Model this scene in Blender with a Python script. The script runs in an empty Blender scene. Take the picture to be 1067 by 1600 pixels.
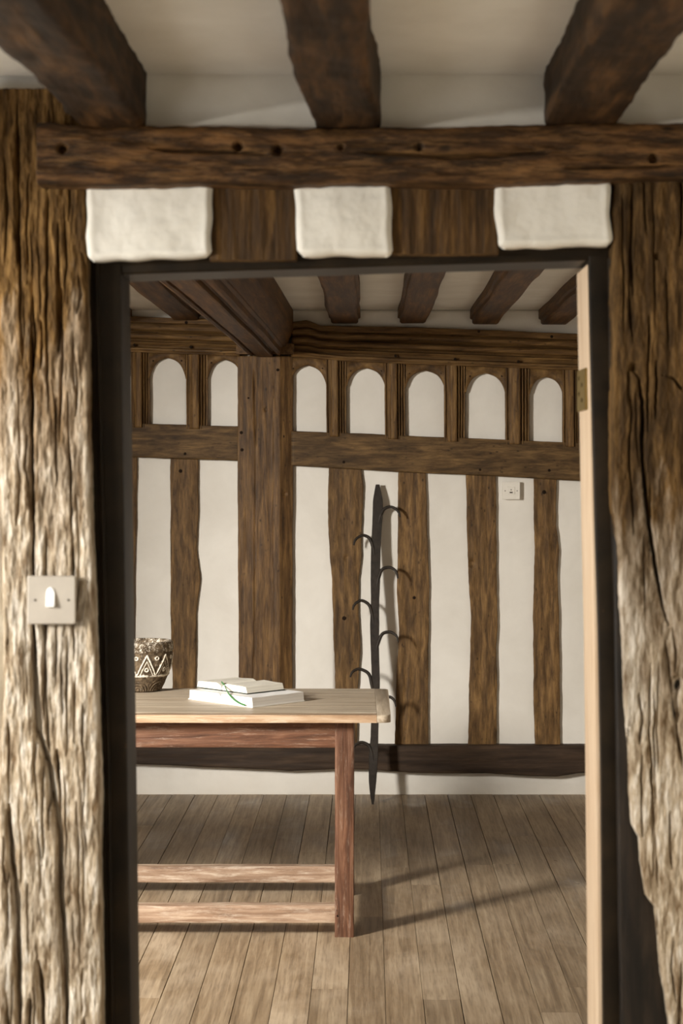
import bpy, math, random
import numpy as np
from mathutils import Vector

random.seed(7)
rng = np.random.default_rng(11)
C = bpy.context.scene.collection
SC = bpy.context.scene

# ------------------------------------------------------------------ camera
F_PX, EYE, HOR, CX = 2800.0, 1.55, 742.0, 533.5      # focal length in pixels (1067x1600), eye height, horizon row
cam_d = bpy.data.cameras.new('camera')
cam_d.sensor_fit = 'VERTICAL'; cam_d.sensor_height = 36.0; cam_d.sensor_width = 36.0
cam_d.lens = 36.0 * F_PX / 1600.0
cam_d.shift_y = (HOR - 800.0) / 1600.0
cam_d.clip_start = 0.05
cam_d.dof.use_dof = True; cam_d.dof.focus_distance = 6.8; cam_d.dof.aperture_fstop = 6.3
cam = bpy.data.objects.new('camera', cam_d)
cam.location = (0, 0, EYE); cam.rotation_euler = (math.pi / 2, 0, 0)
C.objects.link(cam); SC.camera = cam

# ------------------------------------------------------------------ light
world = bpy.data.worlds.new('sky'); SC.world = world; world.use_nodes = True
bg = world.node_tree.nodes['Background']
bg.inputs[0].default_value = (1.0, 0.975, 0.93, 1); bg.inputs[1].default_value = 2.6

def area(name, loc, target, size, power, col):
    l = bpy.data.lights.new(name, 'AREA'); l.shape = 'RECTANGLE'; l.size = size[0]; l.size_y = size[1]
    l.energy = power; l.color = col
    o = bpy.data.objects.new(name, l); o.location = loc
    o.rotation_euler = (Vector(target) - Vector(loc)).to_track_quat('-Z', 'Y').to_euler()
    C.objects.link(o); return o
area('daylight_lobby_window', (-2.8, 1.45, 2.0), (0.1, 3.2, 1.15), (0.7, 0.7), 155, (1.0, 0.965, 0.90))
area('daylight_room_window', (-3.0, 3.25, 2.3), (0.1, 6.3, 0.9), (0.5, 1.0), 455, (1.0, 0.965, 0.905))
def portal(name, loc, size):                       # guides sky light in through a window opening
    l = bpy.data.lights.new(name, 'AREA'); l.shape = 'RECTANGLE'; l.size, l.size_y = size; l.cycles.is_portal = True
    o = bpy.data.objects.new(name, l); o.location = loc; o.rotation_euler = (0, -math.pi / 2, 0); C.objects.link(o)
portal('sky_portal_lobby', (-1.48, 2.1, 1.4), (1.3, 1.7))
portal('sky_portal_room', (-2.43, 4.3, 1.4), (1.8, 1.7))

vs = SC.view_settings
SC.display_settings.display_device = 'sRGB'
vs.view_transform = 'Standard'; vs.look = 'None'; vs.gamma = 1.0; vs.use_curve_mapping = False
vs.exposure = 0.0

# ------------------------------------------------------------------ helpers: pixels, noise
def wx(px, Y): return (px - CX) / F_PX * Y
def wz(py, Y): return EYE - (py - HOR) / F_PX * Y

_perm = rng.permutation(512)
_grad = rng.normal(size=(512, 3)); _grad /= np.linalg.norm(_grad, axis=1)[:, None]
def perlin(P):
    P = np.asarray(P, float); i = np.floor(P).astype(int); f = P - i
    w = f * f * f * (f * (f * 6 - 15) + 10); out = 0
    for dx in (0, 1):
        for dy in (0, 1):
            for dz in (0, 1):
                h = _perm[(_perm[(_perm[(i[..., 0] + dx) & 511] + i[..., 1] + dy) & 511] + i[..., 2] + dz) & 511]
                g = _grad[h]
                d = (g * (f - np.array([dx, dy, dz]))).sum(-1)
                ww = (w[..., 0] if dx else 1 - w[..., 0]) * (w[..., 1] if dy else 1 - w[..., 1]) * (w[..., 2] if dz else 1 - w[..., 2])
                out = out + d * ww
    return out
def fbm(P, octv=4, rough=0.55):
    P = np.asarray(P, float); a, s, o = 1.0, 1.0, 0
    for k in range(octv):
        o = o + a * perlin(P * s + 17.3 * k); a *= rough; s *= 2.03
    return o

# ------------------------------------------------------------------ helpers: objects
def empty(name, loc, rz=0.0):
    o = bpy.data.objects.new(name, None); o.location = loc; o.rotation_euler = (0, 0, rz)
    o.empty_display_size = 0.05; C.objects.link(o); return o
def tag(o, label, cat, kind=None, group=None):
    o['label'] = label; o['category'] = cat
    if kind: o['kind'] = kind
    if group: o['group'] = group
    return o
def mesh(name, V, F, mat, parent=None, G=None, smooth=True, extra=None):
    me = bpy.data.meshes.new(name)
    V = np.asarray(V, float)
    me.from_pydata(V.tolist(), [], [list(map(int, f)) for f in F])
    if smooth: me.polygons.foreach_set('use_smooth', [True] * len(me.polygons))
    if G is None: G = V
    a = me.attributes.new('g', 'FLOAT_VECTOR', 'POINT')
    a.data.foreach_set('vector', np.asarray(G, np.float32).ravel())
    if extra is not None:
        a = me.attributes.new('relief', 'FLOAT', 'POINT'); a.data.foreach_set('value', np.asarray(extra, np.float32).ravel())
    me.update()
    if mat: me.materials.append(mat)
    o = bpy.data.objects.new(name, me); C.objects.link(o)
    if parent is not None:
        o.parent = parent
    return o
def sharp(o, deg=40):
    me = o.data
    import bmesh
    bm = bmesh.new(); bm.from_mesh(me)
    bmesh.ops.recalc_face_normals(bm, faces=bm.faces)
    lim = math.radians(deg)
    for e in bm.edges:
        if len(e.link_faces) == 2 and e.calc_face_angle(0) > lim: e.smooth = False
    bm.to_mesh(me); bm.free()
    return o
def grid_faces(nv, nu, wrap=False):
    F = []
    m = nu if wrap else nu - 1
    j = np.arange(nv - 1)[:, None]; i = np.arange(m)[None, :]
    a = j * nu + i; b = j * nu + (i + 1) % nu; c = (j + 1) * nu + (i + 1) % nu; d = (j + 1) * nu + i
    return np.stack([a, b, c, d], -1).reshape(-1, 4).tolist()

def timber(name, edges, axis, yf, thick, mat, parent, nu=24, nv=80, amp=0.002, fa=40, fl=4, wob=0.003, r=0.006,
           prof=None, cracks=(), oct=4, metres=False, wobf=5.0, holes=()):
    """a hewn timber in the plane of a wall. edges along its length: axis 'v' (row, left, right), axis 'h' (column, top, bottom)"""
    E = np.array(sorted(edges), float)
    if not metres:
        if axis == 'v':
            E = np.stack([wz(E[:, 0], yf), wx(E[:, 1], yf), wx(E[:, 2], yf)], 1)[::-1]
        else:
            E = np.stack([wx(E[:, 0], yf), wz(E[:, 2], yf), wz(E[:, 1], yf)], 1)
    s = np.linspace(E[0, 0], E[-1, 0], nv)
    lo = np.interp(s, E[:, 0], E[:, 1]); hi = np.interp(s, E[:, 0], E[:, 2])
    sd = random.uniform(0, 90)
    z0 = np.zeros_like(s)
    def wobn(k): 
        return wob * (1.3 * perlin(np.stack([s * wobf, z0 + sd + k, z0], 1)) + 0.5 * perlin(np.stack([s * wobf * 6, z0 + sd + k + 5, z0], 1)))
    lo = lo + wobn(0); hi = hi + wobn(9)
    W = float(np.mean(hi - lo)); rr_ = min(r, W * 0.3)
    e = np.array([0, .15, .35, .65, 1.0]) * rr_ / W
    us = np.unique(np.concatenate([e, 1 - e, np.linspace(e[-1], 1 - e[-1], max(2, nu))]))
    U, S = np.meshgrid(us, s)
    A = lo[:, None] + (hi - lo)[:, None] * U
    t = np.minimum(U, 1 - U) * W / max(rr_, 1e-6); t = np.clip(t, 0, 1)
    dep = rr_ * (1 - np.sqrt(np.clip(1 - (1 - t) ** 2, 0, 1)))
    if prof is not None: dep = dep + prof(U)
    P = np.stack([A * fa + sd, S * fl, np.zeros_like(A) + sd], -1)
    dep = dep + amp * (fbm(P, oct) + 0.6 * fbm(np.stack([A * fa * .25, S * fl * .6, A * 0 + sd + 3], -1), 2)) * (0.35 + 0.65 * t)
    for (pts, w, D) in cracks:
        Q = np.array(pts, float)
        if axis == 'v':
            zc = wz(Q[:, 1], yf)[::-1]; xc = wx(Q[:, 0], yf)[::-1]
        else:
            zc = wx(Q[:, 0], yf); xc = wz(Q[:, 1], yf)
        cc = np.interp(s, zc, xc) + 0.0025 * perlin(np.stack([s * 22, z0 + sd, z0], 1)) + 0.0012 * perlin(np.stack([s * 90, z0 + sd, z0], 1))
        L = zc[-1] - zc[0]
        fade = np.clip(np.minimum(s - zc[0], zc[-1] - s) / (0.18 * L), 0, 1) ** 0.6
        ww = w * (0.55 + 0.45 * fade) * (1 + 0.5 * perlin(np.stack([s * 14, z0 + sd + 7, z0], 1)))
        dep = dep + D * fade[:, None] * np.exp(-((A - cc[:, None]) / ww[:, None]) ** 2)
    for (hx, hz, hr, D) in holes:
        X_, Z_ = (A, S) if axis == 'v' else (S, A)
        q = np.sqrt((X_ - wx(hx, yf)) ** 2 + (Z_ - wz(hz, yf)) ** 2) / hr
        dep = dep + D * np.exp(-q ** 4)
    # side columns running back into the wall
    nS = len(us)
    cols_A = np.concatenate([A[:, :1], A, A[:, -1:]], 1)
    cols_D = np.concatenate([np.full((nv, 1), thick), dep, np.full((nv, 1), thick)], 1)
    cols_S = np.concatenate([S[:, :1], S, S[:, -1:]], 1)
    Y = yf + cols_D
    if axis == 'v': V = np.stack([cols_A, Y, cols_S], -1)
    else: V = np.stack([cols_S, Y, cols_A], -1)
    off = random.uniform(0, 40)
    G = np.stack([cols_A + off, cols_S + off * .37, cols_D + off * .7], -1)
    n = nS + 2
    F = grid_faces(nv, n)
    if axis == 'h': F = [f[::-1] for f in F]
    F.append(list(range(n))[::-1]); F.append(list(range((nv - 1) * n, nv * n)))
    if axis == 'h': F[-1] = F[-1][::-1]; F[-2] = F[-2][::-1]
    o = mesh(name, V.reshape(-1, 3), F, mat, parent, G.reshape(-1, 3))
    return o

def rrprof(w, h, r, sub=3, seg=2):
    """rounded rectangle, counter-clockwise, centred"""
    pts = []
    for (cx, cy, a0) in ((w/2 - r, -h/2 + r, -90), (w/2 - r, h/2 - r, 0), (-w/2 + r, h/2 - r, 90), (-w/2 + r, -h/2 + r, 180)):
        for k in range(seg + 1):
            a = math.radians(a0 + 90 * k / seg); pts.append((cx + r * math.cos(a), cy + r * math.sin(a)))
    out = []
    for i, p in enumerate(pts):
        q = pts[(i + 1) % len(pts)]; out.append(p)
        d = math.hypot(q[0] - p[0], q[1] - p[1])
        if d > r * 1.6 and sub > 0:
            for k in range(1, sub + 1): out.append((p[0] + (q[0] - p[0]) * k / (sub + 1), p[1] + (q[1] - p[1]) * k / (sub + 1)))
    return out
def sweep(name, prof, p0, p1, mat, parent, up=(0, 0, 1), n=20, amp=0.0, fa=30, fl=4, wob=0.0, wobf=2.0, bow=0.0, scale=None, endr=0.0, sh=35):
    """a profile (side, up) carried from p0 to p1, hewn by noise"""
    p0, p1 = np.array(p0, float), np.array(p1, float)
    T = p1 - p0; L = np.linalg.norm(T); T /= L
    Up = np.array(up, float); Up -= T * Up.dot(T); Up /= np.linalg.norm(Up)
    Sd = np.cross(T, Up)
    pr = np.array(prof, float); m = len(pr)
    s = np.linspace(0, 1, n)
    if endr > 0:
        e = endr / L; s = np.unique(np.concatenate([[0, e * .15, e * .5, e, 1 - e, 1 - e * .5, 1 - e * .15, 1], s])); s = s[(s <= 1)]
    n = len(s)
    sd = random.uniform(0, 90)
    nrm = pr - pr.mean(0); nrm = nrm / np.maximum(np.linalg.norm(nrm, axis=1)[:, None], 1e-6)
    V = np.zeros((n, m, 3)); G = np.zeros((n, m, 3)); off = random.uniform(0, 40)
    for j, t in enumerate(s):
        k = 1.0 if scale is None else np.interp(t, np.linspace(0, 1, len(scale)), scale)
        if endr > 0:
            q = min(t, 1 - t) * L / endr
            sh_ = 0.0 if q >= 1 else endr * (1 - math.sqrt(max(0, 1 - (1 - q) ** 2)))
        else: sh_ = 0
        Q = pr * k - nrm * sh_
        if amp:
            Pn = np.stack([Q[:, 0] * fa + sd, Q[:, 1] * fa, np.full(m, t * L * fl + sd)], 1)
            Q = Q + nrm * (amp * fbm(Pn, 3))[:, None]
        off_s = wob * perlin(np.array([[t * L * wobf + sd, 1.5, 0.3]]))[0]; off_u = wob * perlin(np.array([[t * L * wobf + sd, 7.5, 4.3]]))[0]
        c = p0 + T * (t * L) + Sd * (off_s + bow * 4 * t * (1 - t)) + Up * off_u
        V[j] = c + Q[:, :1] * Sd + Q[:, 1:] * Up
        G[j, :, 0] = Q[:, 0] + off; G[j, :, 1] = t * L + off * .4; G[j, :, 2] = Q[:, 1] + off * .7
    F = grid_faces(n, m, wrap=True)
    F.append(list(range(m))[::-1]); F.append(list(range((n - 1) * m, n * m)))
    o = mesh(name, V.reshape(-1, 3), F, mat, parent, G.reshape(-1, 3))
    return sharp(o, sh)
def boxes(name, bl, mat, parent=None, bev=0.0):
    V, F = [], []
    for (x0, x1, y0, y1, z0, z1) in bl:
        b = len(V)
        V += [(x0, y0, z0), (x1, y0, z0), (x1, y1, z0), (x0, y1, z0), (x0, y0, z1), (x1, y0, z1), (x1, y1, z1), (x0, y1, z1)]
        F += [(b, b+3, b+2, b+1), (b+4, b+5, b+6, b+7), (b, b+1, b+5, b+4), (b+1, b+2, b+6, b+5), (b+2, b+3, b+7, b+6), (b+3, b, b+4, b+7)]
    return mesh(name, V, F, mat, parent, smooth=False)
def lathe(name, prof, n, mat, parent=None, disp=None, loc=(0, 0, 0), extra=None):
    pr = np.array(prof, float); m = len(pr); th = np.linspace(0, 2 * math.pi, n, endpoint=False)
    R = np.repeat(pr[:, :1], n, 1); Z = np.repeat(pr[:, 1:], n, 1); TH = np.repeat(th[None], m, 0)
    ex = None
    if disp is not None:
        d, ex = disp(TH, R, Z); R = R + d
    V = np.stack([R * np.cos(TH), R * np.sin(TH), Z], -1).reshape(-1, 3)
    F = [f for f in grid_faces(m, n, wrap=True)]
    o = mesh(name, V + np.array(loc), F, mat, parent, extra=None if ex is None else ex.ravel())
    return o
def tube(name, pts, rad, mat, parent=None, n=10, flat=1.0, up=(0, 1, 0)):
    """tapered bar through points; rad per point; flat squashes it along 'up'"""
    P = np.array(pts, float); N = len(P)
    V, F = [], []
    U = np.array(up, float)
    for i in range(N):
        T = P[min(i + 1, N - 1)] - P[max(i - 1, 0)]; T /= np.linalg.norm(T)
        A = np.cross(T, U); A /= np.linalg.norm(A); B = np.cross(A, T)
        rr = rad[i] if hasattr(rad, '__len__') else rad
        for k in range(n):
            a = 2 * math.pi * (k + .5) / n
            V.append(P[i] + A * rr * math.cos(a) + B * rr * flat * math.sin(a))
    F = grid_faces(N, n, wrap=True); F = [f[::-1] for f in F]
    F.append(list(range(n))); F.append(list(range((N - 1) * n, N * n))[::-1])
    return sharp(mesh(name, V, F, mat, parent), 50)
def spline(P, k=8):
    P = np.array(P, float); out = []
    Q = np.concatenate([[2 * P[0] - P[1]], P, [2 * P[-1] - P[-2]]])
    for i in range(1, len(Q) - 2):
        for t in np.linspace(0, 1, k, endpoint=False):
            a, b, c, d = Q[i - 1], Q[i], Q[i + 1], Q[i + 2]
            out.append(.5 * ((2 * b) + (-a + c) * t + (2 * a - 5 * b + 4 * c - d) * t * t + (-a + 3 * b - 3 * c + d) * t ** 3))
    out.append(P[-1]); return np.array(out)

# ------------------------------------------------------------------ materials
def lin(r, g, b):
    f = lambda c: (c / 255 / 12.92) if c / 255 <= 0.04045 else ((c / 255 + 0.055) / 1.055) ** 2.4
    return (f(r), f(g), f(b), 1)
class N:
    def __init__(s, name, rough=0.6, spec=0.3):
        s.m = bpy.data.materials.new(name); s.m.use_nodes = True; s.t = s.m.node_tree; s.b = s.t.nodes['Principled BSDF']
        s.b.inputs['Roughness'].default_value = rough
        s.b.inputs['Specular IOR Level'].default_value = spec
    def n(s, typ, **kw):
        x = s.t.nodes.new(typ)
        for k, v in kw.items(): setattr(x, k, v)
        return x
    def l(s, a, b): s.t.links.new(a, b)
    def attr(s, nm='g', out='Vector'):
        x = s.n('ShaderNodeAttribute'); x.attribute_name = nm; return x.outputs[out]
    def map(s, vec, scale):
        x = s.n('ShaderNodeMapping'); x.inputs['Scale'].default_value = scale; s.l(vec, x.inputs['Vector']); return x.outputs[0]
    def noise(s, vec, scale, detail=6, rough=.6, dist=0.0):
        x = s.n('ShaderNodeTexNoise'); x.inputs['Scale'].default_value = scale; x.inputs['Detail'].default_value = detail
        x.inputs['Roughness'].default_value = rough; x.inputs['Distortion'].default_value = dist
        s.l(vec, x.inputs['Vector']); return x.outputs[0]
    def ramp(s, fac, stops, interp='LINEAR'):
        x = s.n('ShaderNodeValToRGB'); r = x.color_ramp; r.interpolation = interp
        while len(r.elements) < len(stops): r.elements.new(.5)
        for e, (p, c) in zip(r.elements, stops): e.position = p; e.color = c if len(c) == 4 else (*c, 1)
        s.l(fac, x.inputs[0]); return x.outputs[0]
    def grey(s, fac, a, b):
        return s.ramp(fac, [(a, (0, 0, 0, 1)), (b, (1, 1, 1, 1))])
    def mix(s, fac, a, b, mode='MIX'):
        x = s.n('ShaderNodeMix'); x.data_type = 'RGBA'; x.blend_type = mode
        for sock, v in ((x.inputs['Factor'], fac), (x.inputs[6], a), (x.inputs[7], b)):
            if hasattr(v, 'is_linked'): s.l(v, sock)
            else: sock.default_value = v
        return x.outputs[2]
    def math(s, op, a, b=0.0, clamp=False):
        x = s.n('ShaderNodeMath'); x.operation = op; x.use_clamp = clamp
        for i, v in enumerate((a, b)):
            if hasattr(v, 'is_linked'): s.l(v, x.inputs[i])
            else: x.inputs[i].default_value = v
        return x.outputs[0]
    def rand(s):
        return s.n('ShaderNodeObjectInfo').outputs['Random']
    def bump(s, h, strength, dist=0.002):
        x = s.n('ShaderNodeBump'); x.inputs['Strength'].default_value = strength; x.inputs['Distance'].default_value = dist
        s.l(h, x.inputs['Height']); s.l(x.outputs[0], s.b.inputs['Normal'])
    def col(s, c):
        if hasattr(c, 'is_linked'): s.l(c, s.b.inputs['Base Color'])
        else: s.b.inputs['Base Color'].default_value = c
        return s.m

def wood(name, dark, mid, light, across=45, along=3.2, rough=.62, spec=.25, bump=.6, vary=.25, patch=.55, bleach=None, wear=None, patch_s=5.0, spots=0):
    w = N(name, rough, spec)
    g = w.attr()
    gm = w.map(g, (across, along, across))
    n1 = w.noise(gm, 1.0, 8, .68, .35)
    n2 = w.noise(w.map(g, (across * 4.5, along * 2.2, across * 4.5)), 1.0, 4, .6)
    n3 = w.noise(w.map(g, (patch_s * 1.6, patch_s * .55, patch_s * 1.6)), 1.0, 5, .6, .6)
    c = w.ramp(n1, [(.3, dark), (.48, mid), (.68, light)])
    c = w.mix(w.math('MULTIPLY', w.grey(n3, .42, .68), patch), c, dark)
    c = w.mix(w.math('MULTIPLY', w.grey(n2, .35, .6), .35), c, w.mix(0.55, c, dark), 'MIX')
    hsv = w.n('ShaderNodeHueSaturation'); w.l(c, hsv.inputs['Color'])
    v = w.math('ADD', w.math('MULTIPLY', w.rand(), vary), 1 - vary / 2); w.l(v, hsv.inputs['Value'])
    c = hsv.outputs[0]
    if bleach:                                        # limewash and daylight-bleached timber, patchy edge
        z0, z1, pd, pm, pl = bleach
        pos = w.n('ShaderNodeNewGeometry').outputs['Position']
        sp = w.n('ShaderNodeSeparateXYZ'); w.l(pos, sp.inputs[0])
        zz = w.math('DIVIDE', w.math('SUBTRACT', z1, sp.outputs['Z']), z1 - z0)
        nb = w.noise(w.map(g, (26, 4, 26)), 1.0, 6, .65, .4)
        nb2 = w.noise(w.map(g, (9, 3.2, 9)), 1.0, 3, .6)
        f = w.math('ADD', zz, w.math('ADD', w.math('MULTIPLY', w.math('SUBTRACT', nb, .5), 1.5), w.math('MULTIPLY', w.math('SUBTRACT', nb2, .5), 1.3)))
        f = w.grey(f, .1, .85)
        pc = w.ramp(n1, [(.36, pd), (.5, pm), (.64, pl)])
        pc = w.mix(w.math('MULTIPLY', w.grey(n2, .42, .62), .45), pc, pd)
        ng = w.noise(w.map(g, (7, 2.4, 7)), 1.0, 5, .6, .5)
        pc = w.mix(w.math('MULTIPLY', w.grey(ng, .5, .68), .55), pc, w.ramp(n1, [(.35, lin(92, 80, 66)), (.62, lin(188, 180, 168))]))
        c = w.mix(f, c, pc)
    if wear:
        wc, lo, hi, amt = wear
        nw = w.noise(w.map(g, (60, 7, 60)), 1.0, 9, .8, .2)
        c = w.mix(w.math('MULTIPLY', w.grey(nw, lo, hi), amt), c, wc)
    if spots:                                         # worm holes, nail stains and small knots
        vo = w.n('ShaderNodeTexVoronoi'); vo.inputs['Scale'].default_value = spots; w.l(w.map(g, (1, .6, 1)), vo.inputs['Vector'])
        sn = w.noise(g, spots * .45, 3, .6)
        f = w.math('MULTIPLY', w.math('SUBTRACT', 1.0, w.grey(vo.outputs['Distance'], .1, .26)), w.grey(sn, .5, .62))
        c = w.mix(w.math('MULTIPLY', f, .75), c, tuple(x * .45 for x in dark[:3]) + (1,))
    h = w.math('ADD', n1, w.math('MULTIPLY', n2, .5))
    w.bump(h, bump, .004)
    return w.col(c)

def plaster(name, a, b, bump=.25, s=3.0):
    w = N(name, .85, .15)
    g = w.attr()
    n1 = w.noise(g, s, 6, .6, .3); n2 = w.noise(g, s * 9, 5, .6)
    c = w.ramp(n1, [(.3, a), (.7, b)])
    w.bump(w.math('ADD', n1, w.math('MULTIPLY', n2, .25)), bump, .012)
    return w.col(c)
def plain(name, c, rough=.5, spec=.3, metal=0.0, var=.15, s=30, bump=.1):
    w = N(name, rough, spec); w.b.inputs['Metallic'].default_value = metal
    n = w.noise(w.attr(), s, 5, .6)
    d = tuple(x * (1 - var) for x in c[:3]) + (1,); e = tuple(min(1, x * (1 + var)) for x in c[:3]) + (1,)
    if bump: w.bump(n, bump, .002)
    return w.col(w.ramp(n, [(.3, d), (.7, e)]))

M = {}
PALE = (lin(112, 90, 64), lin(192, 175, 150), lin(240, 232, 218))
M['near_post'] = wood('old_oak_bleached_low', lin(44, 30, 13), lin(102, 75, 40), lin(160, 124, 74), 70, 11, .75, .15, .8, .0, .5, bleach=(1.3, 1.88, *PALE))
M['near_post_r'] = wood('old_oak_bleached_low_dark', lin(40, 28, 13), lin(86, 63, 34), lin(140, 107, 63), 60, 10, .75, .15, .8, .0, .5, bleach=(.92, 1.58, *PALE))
M['near_beam'] = wood('old_oak_dark', lin(28, 19, 9), lin(72, 48, 24), lin(134, 95, 54), 48, 9.0, .6, .25, .9, .0, .6, wear=(lin(156, 116, 70), .5, .68, .65), spots=30)
M['near_joist'] = wood('old_oak_joist', lin(22, 15, 8), lin(58, 39, 20), lin(108, 76, 43), 30, 4.0, .65, .2, .8, .2, .7)
M['near_stud'] = wood('old_oak_stud', lin(38, 26, 12), lin(80, 56, 27), lin(124, 91, 48), 55, 5, .65, .2, .7, .1, .6)
M['far_oak'] = wood('hall_oak', lin(56, 39, 19), lin(104, 77, 44), lin(148, 114, 70), 48, 6.5, .6, .25, .6, .2, .5, spots=42, patch_s=7)
M['far_rail'] = wood('hall_oak_rail', lin(50, 36, 19), lin(92, 69, 40), lin(132, 103, 64), 48, 6.5, .6, .25, .6, .1, .5, spots=42, patch_s=7)
M['far_post'] = wood('hall_oak_post', lin(54, 37, 18), lin(98, 70, 38), lin(140, 106, 63), 55, 5.0, .55, .28, .55, .05, .45, spots=38)
M['far_mould'] = wood('hall_oak_moulded', lin(54, 37, 18), lin(104, 76, 42), lin(148, 114, 68), 60, 5.0, .6, .25, .5, .12, .4, spots=45)
M['far_joist'] = wood('hall_oak_joist', lin(40, 25, 11), lin(88, 58, 28), lin(126, 90, 48), 40, 2.6, .55, .3, .5, .15, .5)
M['far_sill'] = wood('hall_oak_sill', lin(36, 27, 20), lin(58, 45, 34), lin(84, 66, 50), 30, 2.5, .65, .2, .4, .05, .5)
M['plaster_near'] = plaster('lime_plaster_lobby', lin(226, 221, 209), lin(240, 236, 226), .22, 7)
M['plaster_far'] = plaster('lime_plaster_hall', lin(222, 216, 205), lin(236, 231, 221), .25, 3)
M['plaster_ceil'] = plaster('lime_plaster_ceiling', lin(230, 225, 214), lin(243, 239, 230), .35, 5)
def M_floor():
    w = N('oak_floorboard', .5, .35)
    g = w.attr()
    n1 = w.noise(w.map(g, (55, 1.8, 55)), 1.0, 7, .65, .5)
    n2 = w.noise(w.map(g, (2.5, 1.5, 2.5)), 1.0, 5, .65, .5)
    n3 = w.noise(w.map(g, (160, 9, 160)), 1.0, 3, .6)
    c = w.ramp(n1, [(.3, lin(104, 86, 64)), (.5, lin(140, 119, 93)), (.7, lin(170, 150, 122))])
    c = w.mix(w.math('MULTIPLY', w.grey(n2, .45, .66), .6), c, lin(186, 168, 144))
    c = w.mix(w.math('MULTIPLY', w.grey(n3, .5, .68), .4), c, lin(92, 74, 54))
    hsv = w.n('ShaderNodeHueSaturation'); w.l(c, hsv.inputs['Color'])
    w.l(w.math('ADD', w.math('MULTIPLY', w.rand(), .26), .87), hsv.inputs['Value'])
    w.l(w.grey(n2, -.2, 1.3), w.b.inputs['Roughness'])
    w.bump(w.math('ADD', n1, w.math('MULTIPLY', n3, .5)), .3, .002)
    return w.col(hsv.outputs[0])
M['floor'] = M_floor()
M['dark'] = plain('dark_gap', lin(30, 24, 18), .9, .1)
M['black_paint'] = plain('black_gloss_paint', lin(34, 26, 16), .5, .1, var=.35, s=14, bump=.25)
def M_paint():
    w = N('worn_black_paint', .42, .22)
    g = w.attr(); n = w.noise(g, 14, 5, .6); n2 = w.noise(w.map(g, (90, 22, 90)), 1.0, 6, .7)
    c = w.ramp(n, [(.3, lin(20, 16, 11)), (.7, lin(42, 33, 22))])
    c = w.mix(w.math('MULTIPLY', w.grey(n2, .68, .74), .7), c, lin(150, 116, 78))
    w.bump(n, .25, .002); return w.col(c)
M['black_paint'] = M_paint()
M['black_brown'] = wood('shadow_dark_board', lin(14, 11, 9), lin(30, 24, 18), lin(52, 42, 32), 30, 4, .55, .3, .5, 0, .4)  # dark plank, colour deepened to carry the door frame's shadow
M['pale_lining'] = wood('pale_pine_lining', lin(184, 156, 126), lin(206, 182, 154), lin(218, 198, 172), 60, 3, .5, .3, .2, 0, .15)
M['brass'] = plain('aged_brass', lin(150, 128, 78), .4, .5, .7)
M['table_top'] = wood('scrubbed_tabletop', lin(146, 127, 104), lin(190, 173, 150), lin(218, 205, 184), 45, 2.2, .5, .35, .35, .1, .4, wear=(lin(206, 192, 170), .5, .72, .6))
M['table_edge'] = wood('worn_tabletop_edge', lin(140, 108, 80), lin(190, 158, 126), lin(220, 196, 168), 60, 3, .5, .3, .3, .1, .2, wear=(lin(232, 220, 200), .55, .7, .6))
M['table_red'] = wood('worn_red_brown_frame', lin(52, 32, 21), lin(112, 75, 54), lin(152, 113, 87), 45, 3, .5, .35, .6, .1, .45, wear=(lin(190, 168, 148), .54, .68, .55))
M['table_rail'] = wood('worn_stretcher', lin(100, 76, 58), lin(154, 126, 103), lin(194, 170, 146), 45, 3, .55, .3, .5, .1, .3, wear=(lin(214, 198, 178), .5, .68, .7))
M['iron'] = plain('wrought_iron', lin(46, 39, 32), .55, .3, .2, .35, 40, .5)
M['peg'] = plain('oak_peg_dark', lin(34, 24, 15), .8, .1)
M['paper'] = plain('white_paper', lin(250, 248, 242), .7, .2, var=.02, bump=0)
M['cover_white'] = plain('white_paper_cover', lin(240, 237, 230), .6, .2, var=.03)
M['cover_green'] = plain('dark_green_cloth', lin(38, 46, 34), .6, .2)
M['ribbon'] = plain('green_ribbon', lin(62, 112, 62), .5, .3)
M['pewter'] = plain('brushed_pewter', lin(194, 185, 172), .42, .5, .35, .06, 18, .05)
M['switch_white'] = plain('white_bakelite', lin(250, 249, 245), .3, .4, var=.01, bump=0)
M['socket'] = plain('white_plastic', lin(232, 226, 214), .4, .3, var=.02, bump=0)
M['socket_dark'] = plain('socket_holes', lin(70, 62, 52), .6, .2)
def M_pages(name, base, text=False):
    w = N(name, .7, .2)
    g = w.attr(); sp = w.n('ShaderNodeSeparateXYZ'); w.l(g, sp.inputs[0])
    # leaves of paper seen on the cut edges
    leaf = w.noise(w.map(g, (3, 3, 900)), 1.0, 2, .5)
    c = w.ramp(leaf, [(.35, tuple(x * .86 for x in base[:3]) + (1,)), (.65, base)])
    w.bump(leaf, .4, .001)
    if text:
        t = w.attr('relief', 'Fac')
        row = w.grey(w.math('SINE', w.math('MULTIPLY', sp.outputs['Y'], 1500.0)), .1, .5)
        word = w.grey(w.noise(w.map(g, (260, 700, 0)), 1.0, 2, .5), .42, .5)
        c = w.mix(w.math('MULTIPLY', w.math('MULTIPLY', t, row), w.math('MULTIPLY', word, .42)), c, lin(110, 104, 94))
    return w.col(c)
M['pages'] = M_pages('book_pages', lin(252, 250, 246))
M['pages_text'] = M_pages('printed_book_pages', lin(243, 237, 222), True)
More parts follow.
